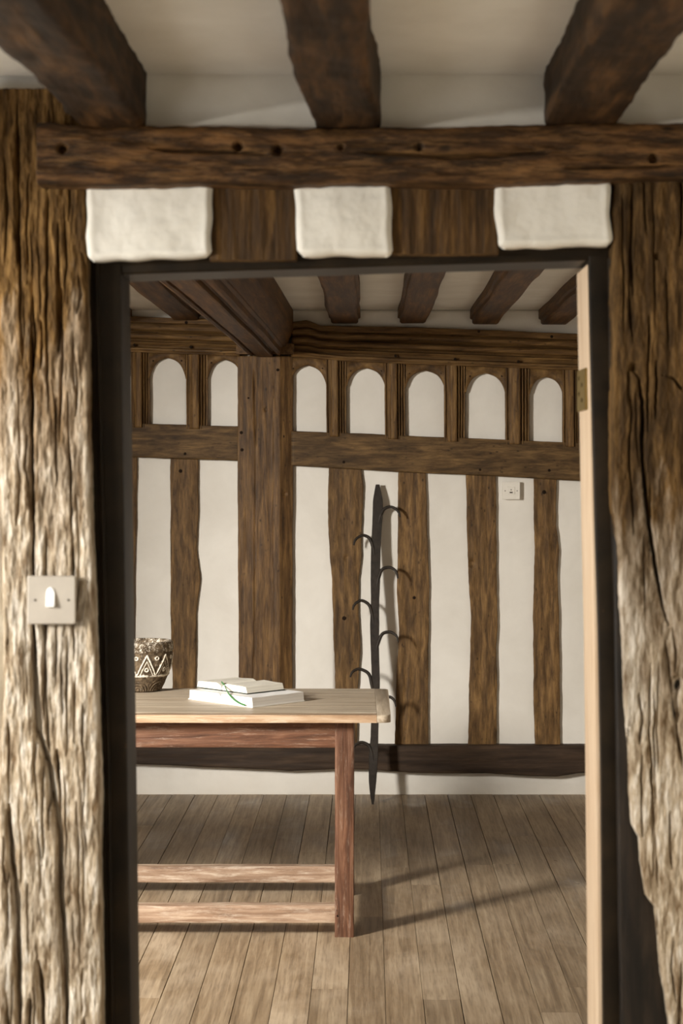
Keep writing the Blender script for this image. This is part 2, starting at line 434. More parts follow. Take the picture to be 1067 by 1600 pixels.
def M_stone():
    w = N('carved_stone', .8, .2)
    g = w.attr(); r = w.attr('relief', 'Fac')
    n1 = w.noise(g, 60, 6, .7); n2 = w.noise(g, 220, 3, .6); n3 = w.noise(g, 22, 4, .6)
    c = w.ramp(n1, [(.35, lin(62, 50, 38)), (.55, lin(104, 88, 68)), (.7, lin(140, 122, 98))])
    f = w.math('ADD', r, w.math('MULTIPLY', w.math('SUBTRACT', n2, .5), 1.6))
    f = w.math('ADD', f, w.math('MULTIPLY', w.math('SUBTRACT', n3, .5), .8))
    c = w.mix(w.grey(f, .35, .75), c, lin(232, 222, 204))
    w.bump(w.math('ADD', n1, n2), .8, .003)
    return w.col(c)
M['stone'] = M_stone()

# ================================================================== STRUCTURE
D = F_PX * EYE / 499.0            # far wall plaster face
d = F_PX / 870.0                  # lobby side of the partition
SKEW = 0.0148                     # boards and joists run very slightly to the right
XL, XR = -2.3, 2.05               # hall
LXL, LXR, LYB = -1.35, 1.5, -1.3  # lobby
HC, LC = 2.348, 2.27              # ceiling heights

# ---- floors
fl = tag(boxes('floor', [(XL - .2, XR + .2, d + .02, D + .1, -.12, -.022)], M['dark']), 'grey brown oak boarded floor of the timbered room', 'floor', 'structure')
pitch = 0.1111; x_first = 0.0154; yref = 5.06
protos = {}
cols = range(int((XL - x_first) / pitch) - 1, int((XR - x_first) / pitch) + 2)
rj = random.Random(5)
for c in cols:
    x = x_first + c * pitch
    joints = [d + .06]
    y = d + .06 + rj.uniform(.5, 2.2)
    while y < D - .5:
        joints.append(y); y += rj.uniform(1.3, 2.9)
    joints.append(D + .02)
    for a, b in zip(joints[:-1], joints[1:]):
        w = pitch - rj.choice((.001, .0016, .002, .0032)); h = rj.uniform(-.0006, .0004); e = .0007
        pr = [(-w/2, -.02), (w/2, -.02), (w/2, -e), (w/2 - e, 0), (-w/2 + e, 0), (-w/2, -e)]
        x0 = x + pitch / 2 + SKEW * (a - yref); x1 = x + pitch / 2 + SKEW * (b - yref)
        o = sweep('plank', [(p[0], p[1]) for p in pr], (x0, a + .0008, h), (x1, b - .0008, h), M['floor'], fl, n=2, sh=20)
lf = tag(boxes('floor', [(LXL - .2, LXR + .2, LYB - .2, d + .05, -.1, 0)], M['floor']), 'boarded floor of the lobby before the doorway', 'floor', 'structure')

# ---- ceilings
cl = tag(boxes('ceiling', [(XL - .2, XR + .2, d - .02, D + .1, HC, HC + .1)], M['plaster_ceil']), 'white plaster ceiling between moulded joists of the timbered room', 'ceiling', 'structure')
def coved(w, h, cut=.012):
    return [(-w/2 + cut, -h), (w/2 - cut, -h), (w/2 - cut * .55, -h + cut * .3), (w/2 - cut * .5, -h + cut * 1.1), (w/2, -h + cut * 1.4), (w/2, .05), (-w/2, .05), (-w/2, -h + cut * 1.4), (-w/2 + cut * .5, -h + cut * 1.1), (-w/2 + cut * .55, -h + cut * .3)]
for (xa, xb, hh) in ((-150, -100, .066), (-40, 8, .066), (62, 110, .066), (164, 207, .066), (268, 315, .057), (514, 563, .066), (622, 669, .064), (734, 781, .066), (841, 889, .07), (946, 995, .07), (1052, 1100, .066)):
    xm = (wx(xa, D) + wx(xb, D)) / 2; w = wx(xb, D) - wx(xa, D)
    y0 = d + .12
    sweep('joist', coved(w, hh, .02), (xm - SKEW * (D - y0) + .01 * (xm < -.6), y0, HC), (xm, D - .005, HC), M['far_joist'], cl, n=40, amp=.004, fa=14, fl=3, wob=.012, wobf=1.6)
# great moulded cross beam over the post
bm_w = wx(458, D - .07) - wx(371, D - .07); xm = (wx(458, D - .07) + wx(371, D - .07)) / 2; zb = wz(557, D - .08)
hB = HC - zb
half = bm_w / 2
pB = []
right = [(.034, -hB), (.038, -hB + .004), (.038, -hB + .022), (.046, -hB + .03), (.056, -hB + .026), (.06, -hB + .012), (.066, -hB + .006), (.074, -hB + .008), (.08, -hB + .018), (.082, -hB + .04), (.09, -hB + .05), (.1, -hB + .046), (.104, -hB + .054), (.112, -hB + .075), (half - .004, -hB + .12), (half, -hB + .13), (half, .05)]
pB = [(a, b) for a, b in right] + [(-a, b) for a, b in right[::-1]]
pB = [(a, b) for a, b in pB]
sweep('great_beam', pB, (xm - .08 - SKEW * (D - d), d + .12, HC), (xm, D - .02, HC), M['far_joist'], cl, n=50, amp=.0015, fa=14, fl=2.5, wob=.006, wobf=1.2, sh=24)

lc = tag(boxes('ceiling', [(LXL - .2, LXR + .2, LYB - .2, d + .02, LC, LC + .1)], M['plaster_ceil']), 'white plaster ceiling between rough dark joists above the doorway', 'ceiling', 'structure')
for (xa, xb, zz, bw, dx) in ((-260, -160, 206, .0, 0.0), (118, 222, 206, .012, -.02), (495, 597, 203, -.012, -.02), (856, 970, 196, .0, .0), (1200, 1310, 200, 0, 0)):
    Yj = d - .02
    w = wx(xb, Yj) - wx(xa, Yj); xm_ = (wx(xa, Yj) + wx(xb, Yj)) / 2; h = LC - wz(zz, Yj)
    pr = rrprof(w, h + .06, .011, 7, 2); pr = [(a, b + .06 / 2 - h / 2 ) for a, b in pr]
    sweep('joist', pr, (xm_ - SKEW * 3.0 + dx * 3, .3, LC), (xm_, Yj + .015, LC), M['near_joist'], lc, n=220, amp=.006, fa=22, fl=12, wob=.022, wobf=2.4, bow=bw, sh=70)

# ---- far wall
wf = tag(boxes('wall_far', [(XL - .2, XR + .2, D + .012, D + .14, -.1, HC + .05)], M['plaster_far']), 'half timbered far wall with arched upper panels and white plaster infill', 'wall', 'structure')
def infill(name, x0, x1, y0, y1, Y, mat, parent, nx=14, nz=30, amp=.003, pil=.006, r=.01):
    a, b = wx(x0, Y), wx(x1, Y); zt, zb_ = wz(y0, Y), wz(y1, Y)
    us = np.linspace(0, 1, nx); ws = np.linspace(0, 1, nz); U, W_ = np.meshgrid(us, ws)
    X = a + (b - a) * U; Z = zt + (zb_ - zt) * W_
    sd = random.uniform(0, 50)
    t = np.clip(np.minimum(np.minimum(U, 1 - U) * (b - a), np.minimum(W_, 1 - W_) * (zt - zb_)) / r, 0, 1)
    Yv = Y + pil * (1 - np.sqrt(1 - (1 - t) ** 2)) + amp * fbm(np.stack([X * 9 + sd, Z * 9, X * 0], -1), 3)
    V = np.stack([X, Yv, Z], -1).reshape(-1, 3)
    F = grid_faces(nz, nx)
    F = [f[::-1] for f in F]
    o = mesh(name, V, F, mat, parent)
    # give it a back so it is a solid slab
    md = o.modifiers.new('slab', 'SOLIDIFY'); md.thickness = .03; md.offset = -1
    return o
# tall plaster panels between the studs, plinth
tops = lambda x: np.interp(x, [-200, 205, 370, 457, 905, 1200], [690, 713, 719, 728, 750, 764])
gaps = [(-215, -105), (-60, 45), (95, 150), (212, 270), (306, 374), (455, 520), (556, 628), (662, 740), (770, 840), (868, 950), (980, 1055), (1095, 1190)]
for (a, b) in gaps:
    infill('plaster_panel', a - 4, b + 4, tops((a + b) / 2) - 14, 1180, D, M['plaster_far'], wf, amp=.0022, pil=0.002)
def stud(e, **k):
    return timber('stud', e, 'v', D - .022, .05, M['far_oak'], wf, nu=18, nv=130, amp=.003, fa=30, fl=3.5, wob=.0045, wobf=6, r=.005, **k)
PEGS = []
stud([(690, -108, -62), (1180, -105, -60)])
stud([(695, 46, 92), (1180, 44, 90)])
stud([(705, 150, 214), (985, 150, 209), (1180, 150, 212)])
stud([(712, 266, 309), (800, 266, 310), (860, 266, 307), (905, 267, 313), (960, 266, 307), (1070, 269, 305), (1180, 270, 306)])
stud([(728, 513, 564), (760, 513, 568), (800, 512, 566), (870, 515, 565), (900, 518, 561), (960, 520, 561), (1020, 522, 563), (1075, 524, 559), (1180, 524, 558)], holes=((541, 872, .008, .012),))
stud([(730, 622, 665), (840, 622, 668), (880, 621, 670), (930, 620, 671), (985, 624, 670), (1060, 619, 669), (1180, 617, 669)], cracks=((((634, 1020), (634, 1060), (631, 1110), (634, 1150)), .003, .012),))
stud([(738, 728, 774), (800, 729, 776), (870, 731, 776), (960, 736, 777), (1060, 733, 776), (1180, 732, 776)], holes=((737, 880, .016, .014),))
stud([(742, 834, 870), (820, 835, 869), (860, 836, 874), (900, 835, 871), (960, 833, 874), (1180, 836, 875)])
stud([(750, 944, 988), (1180, 942, 984)])
stud([(756, 1052, 1098), (1180, 1050, 1094)])
# rails
def rail(e, **k):
    return timber('rail', e, 'h', D - .045, .07, M['far_rail'], wf, nu=24, nv=150, amp=.003, fa=26, fl=3, wob=.003, wobf=3, r=.007, **k)
rail([(-220, 640, 694), (205, 661, 714), (374, 666, 720)])
rail([(455, 673, 728), (620, 680, 737), (905, 692, 751), (1200, 703, 766)])
timber('sill_beam', [(-220, 1158, 1190), (212, 1162, 1194), (330, 1163, 1199), (380, 1163, 1201), (450, 1164, 1205), (520, 1164, 1202), (580, 1165, 1203), (640, 1165, 1208), (760, 1165, 1209), (830, 1165, 1213), (870, 1165, 1214), (905, 1165, 1208), (1200, 1167, 1212)], 'h', D - .066, .1, M['far_sill'], wf, nu=20, nv=220, amp=.003, fa=24, fl=3, wob=.003, wobf=5, r=.008)
timber('plinth', [(-220, 1180, 1242), (1200, 1180, 1244)], 'h', D - .004, .06, M['plaster_far'], wf, nu=20, nv=200, amp=.004, fa=12, fl=8, wob=.002, r=.006)
# moulded wall plate above the arches
def plate_prof(U):                                   # U 0 bottom .. 1 top
    k = np.array([0, .05, .07, .13, .16, .2, .3, .33, .36, .42, .5, .55, .58, .62, .66, .74, .80, .82, .84, 1.0])
    v = np.array([.012, .010, .002, .002, .024, .026, .012, .030, .034, .014, .008, .014, .042, .03, .018, .014, .018, .036, .0, .0])
    return np.interp(U, k, v)
def plate(e):
    return timber('wall_plate', e, 'h', D - .075, .1, M['far_mould'], wf, nu=90, nv=160, amp=.0022, fa=30, fl=3, wob=.003, wobf=4, r=.004, prof=plate_prof)
plate([(-220, 485, 538), (205, 494, 550), (374, 500, 556)])
plate([(455, 503, 557), (480, 500, 558), (500, 508, 560), (540, 509, 564), (680, 512, 570), (900, 522, 578), (1200, 532, 592)])
# cove of plaster on top of the plate, between the joists
timber('cornice_plaster', [(-220, 478, 510), (374, 484, 512), (700, 484, 530), (1200, 484, 540)], 'h', D - .03, .06, M['plaster_far'], wf, nu=10, nv=160, amp=.006, fa=8, fl=8, wob=.003, r=.012)
# mullions of the arcade
def mull_prof(U):
    k = np.array([0, .05, .06, .12, .14, .24, .30, .36, .54, .60, .63, .66, .69, .72, .76, .79, .82, .86, .89, .92, 1.0])
    v = np.array([.016, .014, .024, .024, .014, .008, .002, .0, .0, .004, .026, .028, .012, .012, .030, .030, .018, .018, .034, .03, .03])
    return np.interp(U, k, v)
def mull(e):
    return timber('mullion', e, 'v', D - .06, .08, M['far_mould'], wf, nu=70, nv=40, amp=.0016, fa=30, fl=4, wob=.002, wobf=6, r=.002, prof=mull_prof)
for (x0, x1, y0, y1) in ((-160, -130, 530, 650), (-65, -35, 535, 655), (30, 60, 538, 658), (118, 147, 540, 660), (203, 233, 545, 668), (290, 324, 550, 670),
                         (509, 541, 559, 682), (601, 633, 562, 686), (694, 727, 566, 690), (790, 828, 572, 694), (880, 908, 576, 698), (968, 1000, 580, 700), (1060, 1092, 584, 702)):
    mull([(y0, x0, x1), (y1, x0 + 1, x1)])
def peg(px_, py_, Y, r=.008, mat='peg', par=wf, depth=.012, proud=.002):
    n = 10; V, F = [], []
    x, z = wx(px_, Y), wz(py_, Y)
    for yy, rr in ((Y + depth, r), (Y - proud * .3, r), (Y - proud, r * .8)):
        for k in range(n): V.append((x + rr * math.cos(2 * math.pi * k / n), yy, z + rr * math.sin(2 * math.pi * k / n)))
    for j in range(2):
        for k in range(n): F.append((j * n + k, j * n + (k + 1) % n, (j + 1) * n + (k + 1) % n, (j + 1) * n + k))
    F.append(tuple(range(2 * n, 3 * n)))
    return sharp(mesh('peg', V, F, M[mat], par), 40)
# arched heads and their plaster panels
def arch_head(x0, x1, ytop, yapex, yspring, ybot):
    Y = D - .03; n = 41
    ts = np.linspace(-1, 1, n)
    xc = (x0 + x1) / 2; hw = (x1 - x0) / 2
    V, F, G = [], [], []
    off = random.uniform(0, 30)
    for t in ts:
        a = abs(t)
        rise = float(np.interp(a, [0, .08, .2, .4, .58, .72, .83, .92, .97, 1], [1, .985, .955, .885, .78, .64, .47, .27, .12, 0]))   # four-centred arch with a soft point
        ya = yspring - (yspring - yapex) * rise
        px_ = xc + t * hw
        zt = wz(ytop, Y) + .004; za = wz(ya, Y)
        for (yy, z) in ((Y + .045, za), (Y + .006, za), (Y + .001, za + .004), (Y - .002, za + .006), (Y, max(za + .009, (za + zt) / 2)), (Y, zt)):
            V.append((wx(px_, Y), yy, z)); G.append((wx(px_, Y) * .25 + off, z * 3 + off, yy))
    for i in range(n - 1):
        for k in range(5):
            b = i * 6 + k; F.append((b, b + 6, b + 7, b + 1))
    V2 = np.array(V)
    o = mesh('arch_spandrel', V, F, M['far_mould'], wf, G)
    md = o.modifiers.new('solid', 'SOLIDIFY'); md.thickness = .012; md.offset = -1
    for sx in (x0 + 6.5, x1 - 6.5):
        peg(sx, yapex + 5, D - .03, .0052, proud=.001)  # dark discs added in place of the small holes carved in the spandrel corners
    p = infill('plaster_panel', x0 - 3, x1 + 3, yapex - 8, ybot + 8, D + .004, M['plaster_far'], wf, amp=.002, pil=.002)
for a in ((-130, -66, 534, 545, 575, 645), (-35, 29, 538, 549, 580, 650), (60, 117, 540, 552, 584, 655), (147, 203, 544, 556, 588, 660), (233, 290, 549, 559, 592, 662), (324, 378, 552, 562, 594, 664),
          (452, 510, 557, 571, 603, 676), (542, 602, 562, 575, 604, 680), (634, 695, 566, 579, 606, 683), (728, 790, 570, 583, 614, 688), (828, 880, 575, 589, 616, 692), (908, 968, 578, 592, 618, 694), (1000, 1060, 582, 595, 620, 698)):
    arch_head(*a)
# post carrying the great beam
def post_prof(U): return np.interp(U, [0, .77, .775, 1.0], [0, 0, .002, .03])
post = timber('post', [(556, 371, 458), (700, 371, 458), (900, 372, 457), (1100, 373, 457), (1170, 373, 457)], 'v', D - .06, .1, M['far_post'], wf, nu=60, nv=300, amp=.0022, fa=26, fl=2.4, wob=.0025, r=.005, prof=post_prof,
              cracks=((((397, 575), (398, 640), (400, 700)), .0035, .02), (((400, 690), (399, 800), (398, 900)), .002, .008), (((399, 880), (398, 990), (396, 1070)), .0025, .012), (((429, 590), (427, 800), (430, 1050)), .0015, .004)),
              holes=((444, 772, .012, .01), (415, 640, .008, .006)))
sweep('jowl', rrprof(bm_w + .01, .05, .006, 2), (xm, D - .1, wz(545, D - .09)), (xm, D, wz(545, D - .09)), M['far_post'], wf, n=4, amp=.001)
for (x, y, Y, r) in ((291, 504, D - .075, .008), (210, 539, D - .075, .007), (298, 542, D - .075, .007), (748, 518, D - .073, .008), (862, 526, D - .073, .008), (618, 556, D - .073, .007), (711, 561, D - .073, .007), (810, 565, D - .073, .007),
                     (289, 709, D - .045, .007), (537, 722, D - .045, .007), (750, 734, D - .045, .007), (858, 735, D - .045, .007),
                     (282, 736, D - .022, .009), (850, 769, D - .022, .01), (538, 966, D - .021, .012), (647, 934, D - .021, .008),
                     (377, 676, D - .06, .008), (378, 703, D - .06, .008), (388, 622, D - .06, .005), (434, 578, D - .059, .008), (442, 682, D - .05, .008), (440, 711, D - .05, .007)):
    if r: peg(x, y, Y, r)

# ---- side walls with their windows (both to the left of the view)
def wall_y(name, X0, X1, Y0, Y1, H, win, mat, label):
    (a, b, z0, z1) = win if win else (Y0, Y0, 0, 0)
    bl = [(X0, X1, Y0, Y1, -.1, H)] if not win else [(X0, X1, Y0, a, -.1, H), (X0, X1, b, Y1, -.1, H), (X0, X1, a, b, -.1, z0), (X0, X1, a, b, z1, H)]
    return tag(boxes(name, bl, mat), label, 'wall', 'structure')
W2 = (3.45, 5.15, .5, 2.3); W1 = (1.25, 2.95, .75, 2.05)
wall_y('wall_left', XL - .12, XL, d + .16, D + .1, HC + .05, W2, M['plaster_far'], 'white plastered left wall of the timbered room with a window')
wall_y('wall_right', XR, XR + .12, d + .16, D + .1, HC + .05, None, M['plaster_far'], 'white plastered right wall of the timbered room')
wall_y('wall_lobby_left', LXL - .12, LXL, LYB, d + .05, LC + .05, W1, M['plaster_near'], 'white plastered left wall of the lobby with a window')
wall_y('wall_lobby_right', LXR, LXR + .12, LYB, d + .05, LC + .05, None, M['plaster_near'], 'white plastered right wall of the lobby')
tag(boxes('wall_lobby_back', [(LXL - .12, LXR + .12, LYB - .12, LYB, -.1, LC + .05)], M['plaster_near']), 'white plastered back wall of the lobby', 'wall', 'structure')
tag(boxes('wall_front', [(XL - .12, LXL, d + .04, d + .16, -.1, HC + .05), (LXR, XR + .12, d + .04, d + .16, -.1, HC + .05)], M['plaster_far']), 'white plastered front wall of the timbered room beside the lobby', 'wall', 'structure')
for k, (X, (a, b, z0, z1), par) in enumerate(((LXL, W1, None), (XL, W2, None))):
    wroot = tag(empty('window_%d' % (k + 1), (X - .06, (a + b) / 2, z0)), ('oak window frame in the left wall of the lobby', 'oak window frame in the left wall of the timbered room')[k], 'window', 'structure')
    for (p, q) in (((0, a - (a + b) / 2, .025), (0, b - (a + b) / 2, .025)), ((0, a - (a + b) / 2, z1 - z0 - .025), (0, b - (a + b) / 2, z1 - z0 - .025)),
                   ((0, a - (a + b) / 2 + .025, .05), (0, a - (a + b) / 2 + .025, z1 - z0 - .05)), ((0, b - (a + b) / 2 - .025, .05), (0, b - (a + b) / 2 - .025, z1 - z0 - .05))):
        sweep('frame_bar', rrprof(.05, .08, .006, 0), p, q, M['far_oak'], wroot, up=(1, 0, 0), n=3)

# ---- partition with the doorway
T0, T1 = d + .035, d + .165
xl_, xr_ = wx(140, d), wx(975, d)
pt = tag(boxes('wall_doorway', [(LXL - .12, xl_ - .02, T0, T1, -.1, LC + .08), (xr_ + .04, LXR + .12, T0, T1, -.1, LC + .08), (xl_ - .02, xr_ + .04, T0, T1, wz(365, d), LC + .08)], M['plaster_near']),
         'timber framed partition wall with an open doorway into the timbered room', 'wall', 'structure')
# plaster left of the post, strip above the girt
infill('plaster_panel', -700, 8, 140, 1900, d + .02, M['plaster_near'], pt, 30, 60, .004, .004)
infill('plaster_panel', 126, 1800, 108, 205, d + .004, M['plaster_ceil'], pt, 90, 16, .008, .004, r=.02)
infill('plaster_panel', -700, 140, 100, 150, d + .03, M['plaster_ceil'], pt, 40, 16, .004, .004, r=.02)
CRL = ((((49, 480), (50, 700), (51, 900), (53, 1100), (57, 1190)), .0022, .018), (((53, 980), (54, 1060), (60, 1150), (76, 1200), (84, 1260), (92, 1300), (94, 1400), (101, 1500), (104, 1640)), .0042, .034),
       (((68, 880), (69, 980), (72, 1100), (76, 1200)), .002, .016), (((14, 1255), (16, 1330), (24, 1400), (27, 1500), (30, 1640)), .0042, .03), (((58, 1500), (64, 1540), (68, 1640)), .004, .02),
       (((88, 1170), (92, 1250), (94, 1320)), .003, .02), (((46, 1560), (44, 1640)), .003, .02), (((27, 150), (30, 400), (34, 560)), .002, .012), (((95, 420), (97, 560), (92, 700)), .002, .01), (((75, 300), (72, 520), (76, 640)), .0018, .01),
       (((110, 700), (113, 900)), .0016, .008), (((120, 1250), (125, 1500)), .0018, .008))
def splits(n, x0, x1, y0, y1, seed):
    q = random.Random(seed); out = []
    for k in range(n):
        x = q.uniform(x0, x1); y = q.uniform(y0, y1); L = q.uniform(60, 230)
        out.append((((x, y), (x + q.uniform(-4, 5), y + L / 2), (x + q.uniform(-3, 7), y + L)), q.uniform(.0011, .0024), q.uniform(.005, .014)))
    return tuple(out)
CRL = tuple((p, w * 1.25, dd * 1.3) for p, w, dd in CRL) + splits(70, 4, 138, 150, 1700, 3)
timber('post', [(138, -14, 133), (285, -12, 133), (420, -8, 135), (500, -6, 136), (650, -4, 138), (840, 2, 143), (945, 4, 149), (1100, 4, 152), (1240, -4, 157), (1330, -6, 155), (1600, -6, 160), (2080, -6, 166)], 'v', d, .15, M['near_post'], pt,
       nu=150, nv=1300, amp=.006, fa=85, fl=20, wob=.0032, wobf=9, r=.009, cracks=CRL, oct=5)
CRR = ((((990, 575), (998, 592), (1004, 625), (1005, 720), (1010, 790), (1019, 850), (1028, 910), (1036, 950), (1046, 980)), .0026, .03), (((1030, 585), (1052, 590), (1067, 610)), .0022, .014), (((1062, 1060), (1058, 1090), (1060, 1130)), .006, .014),
       (((1040, 1000), (1052, 1100), (1066, 1200)), .003, .012), (((1085, 300), (1090, 900), (1084, 1500)), .002, .012), (((972, 300), (975, 520)), .0018, .008), (((1020, 290), (1024, 520)), .0018, .008))
CRR = CRR + splits(60, 970, 1125, 230, 1700, 8)
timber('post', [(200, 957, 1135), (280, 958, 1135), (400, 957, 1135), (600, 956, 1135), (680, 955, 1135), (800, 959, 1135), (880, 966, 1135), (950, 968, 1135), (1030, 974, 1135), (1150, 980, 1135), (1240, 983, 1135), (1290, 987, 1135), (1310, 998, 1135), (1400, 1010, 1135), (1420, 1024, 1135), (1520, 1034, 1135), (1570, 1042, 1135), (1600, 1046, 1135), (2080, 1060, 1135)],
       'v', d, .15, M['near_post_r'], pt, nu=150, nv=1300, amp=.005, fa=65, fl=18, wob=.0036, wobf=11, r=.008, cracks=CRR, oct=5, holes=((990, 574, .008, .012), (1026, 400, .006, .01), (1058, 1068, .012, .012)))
sweep('packing_board', rrprof(.125, .024, .004, 3), (wx(1030, d + .02), d + .03, 0), (wx(1008, d + .02), d + .03, wz(402, d + .02)), M['black_brown'], pt, up=(0, -1, 0), n=30, amp=.003)  # real plank below; upper part added to darken the shadowed strip beside the post
# short studs over the door head
for e in ([(270, 326, 466), (406, 328, 464)], [(270, 608, 777), (397, 611, 779)]):
    timber('stud', e, 'v', d + .012, .1, M['near_stud'], pt, nu=70, nv=90, amp=.003, fa=60, fl=8, wob=.002, r=.004, oct=5)
# pillowed plaster panels over the door head
def pillow(pts):
    (x0, y0), (x1, y1), (x2, y2), (x3, y3) = pts          # tl, tr, br, bl
    Y = d - .004; n = 70; m = 46
    us = np.linspace(0, 1, n); vs_ = np.linspace(0, 1, m); U, W_ = np.meshgrid(us, vs_)
    PX = (x0 * (1 - U) + x1 * U) * (1 - W_) + (x3 * (1 - U) + x2 * U) * W_
    PY = (y0 * (1 - U) + y1 * U) * (1 - W_) + (y3 * (1 - U) + y2 * U) * W_
    X, Z = wx(PX, Y), wz(PY, Y)
    sd = random.uniform(0, 50)
    e = np.minimum(np.minimum(U, 1 - U) * (x1 - x0), np.minimum(W_, 1 - W_) * (y3 - y0)) / 870
    t = np.clip(e / .012, 0, 1)
    wobble = (1 - np.clip(e / .03, 0, 1))
    X = X + wobble * .006 * perlin(np.stack([X * 0 + sd, Z * 22, U * 0], -1)); Z = Z + wobble * .006 * perlin(np.stack([X * 22, Z * 0 + sd, U * 0], -1))
    # soft round corners
    cx_ = np.minimum(U, 1 - U) * (x1 - x0) / 870; cz_ = np.minimum(W_, 1 - W_) * (y3 - y0) / 870
    rc = .012; q = np.clip((rc - cx_) / rc, 0, 1) * np.clip((rc - cz_) / rc, 0, 1)
    X = X + np.sign(.5 - U) * q * .005; Z = Z - np.sign(.5 - W_) * q * .005
    Yv = Y + .022 * (1 - np.sqrt(1 - (1 - t) ** 2)) - .0012 * np.exp(-((e - .013) / .006) ** 2) + .007 * fbm(np.stack([X * 9 + sd, Z * 9, X * 0], -1), 5, .5)
    V = np.stack([X, Yv, Z], -1).reshape(-1, 3)
    o = mesh('plaster_panel', V, [f[::-1] for f in grid_faces(m, n)], M['plaster_near'], pt)
    md = o.modifiers.new('slab', 'SOLIDIFY'); md.thickness = .03; md.offset = -1
    return o
pillow(((131, 286), (331, 284), (332, 402), (134, 408)))
pillow(((458, 285), (612, 283), (614, 402), (462, 400)))
pillow(((771, 280), (955, 276), (959, 383), (777, 389)))
# girt lapped over the posts
Yg = d - .05
timber('girt', [(57, 190, 286), (75, 190, 288), (130, 194, 289), (330, 196, 288), (533, 198, 285), (700, 197, 287), (860, 192, 284), (1067, 188, 276), (1400, 184, 272), (1760, 180, 268)], 'h', Yg, .09, M['near_beam'], pt, nu=80, nv=700, amp=.006, fa=40, fl=9, wob=.006, wobf=6, r=.014, oct=5,
       cracks=((((230, 232), (300, 236), (420, 240)), .0025, .012), (((560, 236), (700, 245), (860, 238)), .003, .012), (((880, 262), (980, 262), (1067, 258)), .002, .01)),
       holes=((97, 232, .008, .02), (372, 229, .008, .018), (434, 234, .0085, .02), (533, 230, .005, .012), (1021, 247, .008, .016), (655, 230, .007, .01)))

# ---- door frame
df = tag(empty('door_1', (wx(555, d), d + .1, 0)), 'black painted door frame with a pale right lining and a brass hinge', 'door frame', 'structure')
ox, oy = df.location.x, df.location.y
def quadbar(name, rows, y0, y1, mat, r=.004, n=60, noise=.0008):
    """upright bar: rows of (py, x_left, x_right) at depth y0"""
    R = np.array(rows, float); z = wz(R[:, 0], y0)[::-1]; a = wx(R[:, 1], y0)[::-1]; b = wx(R[:, 2], y0)[::-1]
    s = np.linspace(z[0], z[-1], n); A = np.interp(s, z, a); B = np.interp(s, z, b)
    V, G = [], []
    for k in range(n):
        sec = [(A[k], y1), (A[k], y0 + r), (A[k] + r * .3, y0 + r * .3), (A[k] + r, y0), ((A[k] + B[k]) / 2, y0), (B[k] - r, y0), (B[k] - r * .3, y0 + r * .3), (B[k], y0 + r), (B[k], y1)]
        for (x, y) in sec:
            j = noise * perlin(np.array([[x * 30, s[k] * 12, y * 20]]))[0]
            V.append((x - ox, y + j - oy, s[k])); G.append((x, s[k], y))
    F = [f for f in grid_faces(n, 9, wrap=True)] + [list(range(9))[::-1], list(range((n - 1) * 9, n * 9))]
    o = mesh(name, V, F, mat, df, G); return sharp(o, 40)
Yj = d + .042
quadbar('jamb', [(404, 120, 189), (430, 120, 189), (1000, 122, 197), (1600, 126, 205), (2060, 128, 211)], Yj, Yj + .135, M['black_paint'])
quadbar('jamb', [(400, 920, 985), (420, 920, 985), (560, 923, 985), (800, 929, 985), (1000, 935, 988), (1200, 938.5, 990), (1600, 942, 992), (2060, 946, 994)], Yj, Yj + .1, M['black_paint'])
quadbar('lining', [(414, 917, 985), (560, 920, 985), (800, 924, 985), (1000, 928.5, 988), (1200, 931, 990), (1600, 934.5, 992), (2060, 938, 994)], Yj + .012, Yj + .155, M['pale_lining'], r=.003)
# raised bead that stands on the right jamb face
quadbar('bead', [(404, 950, 957), (800, 955, 962), (1200, 966, 973), (1600, 971, 977), (2060, 974, 980)], Yj - .008, Yj + .02, M['black_paint'], r=.003)
quadbar('bead', [(404, 146, 153), (800, 156, 163), (1200, 166, 172), (1600, 172, 178), (2060, 176, 182)], Yj - .006, Yj + .02, M['black_paint'], r=.003)
# head: slopes up to the right
zl = lambda px_: wz(np.interp(px_, [140, 200, 915, 990], [429.5, 428, 406, 404]), Yj)
V, F, G = [], [], []
nh = 60
for k in range(nh):
    px_ = 122 + (985 - 122) * k / (nh - 1); x = wx(px_, Yj); z = float(zl(px_)); j = .0012 * perlin(np.array([[x * 9, 3.3, 1.0]]))[0]
    for (y, zz) in ((Yj + .13, z + .09), (Yj - .002, z + .09), (Yj - .002, z + .022), (Yj + .004, z + .016), (Yj + .004, z + .004), (Yj + .008, z), (Yj + .13, z)):
        V.append((x - ox, y - oy, zz + j)); G.append((zz, x, y))
F = [f[::-1] for f in grid_faces(nh, 7, wrap=True)] + [list(range(7)), list(range((nh - 1) * 7, nh * 7))[::-1]]
sharp(mesh('head', V, F, M['black_paint'], df, G), 30)
# hinge leaf on the pale lining
xh = float(np.interp(610, [560, 800], [wx(920, Yj), wx(924, Yj)]))
hz0, hz1 = wz(642, Yj + .1), wz(578, Yj + .1)
hl = boxes('hinge', [(xh - .0035 - ox, xh + .002 - ox, Yj + .035 - oy, Yj + .145 - oy, hz0, hz1)], M['brass'], df)
for (yy, f) in ((.075, .25), (.115, .42), (.075, .62), (.115, .8)):
    n = 8; V = []; z = hz0 + (hz1 - hz0) * f
    for xx in (xh - .0015, xh - .0045):
        for k in range(n): V.append((xx - ox, Yj + yy - oy + .004 * math.cos(2 * math.pi * k / n), z + .004 * math.sin(2 * math.pi * k / n)))
    F = [(k, (k + 1) % n, n + (k + 1) % n, n + k) for k in range(n)] + [tuple(range(n, 2 * n))]
    o = mesh('screw', V, F, M['peg'], None, smooth=False); o.parent = hl

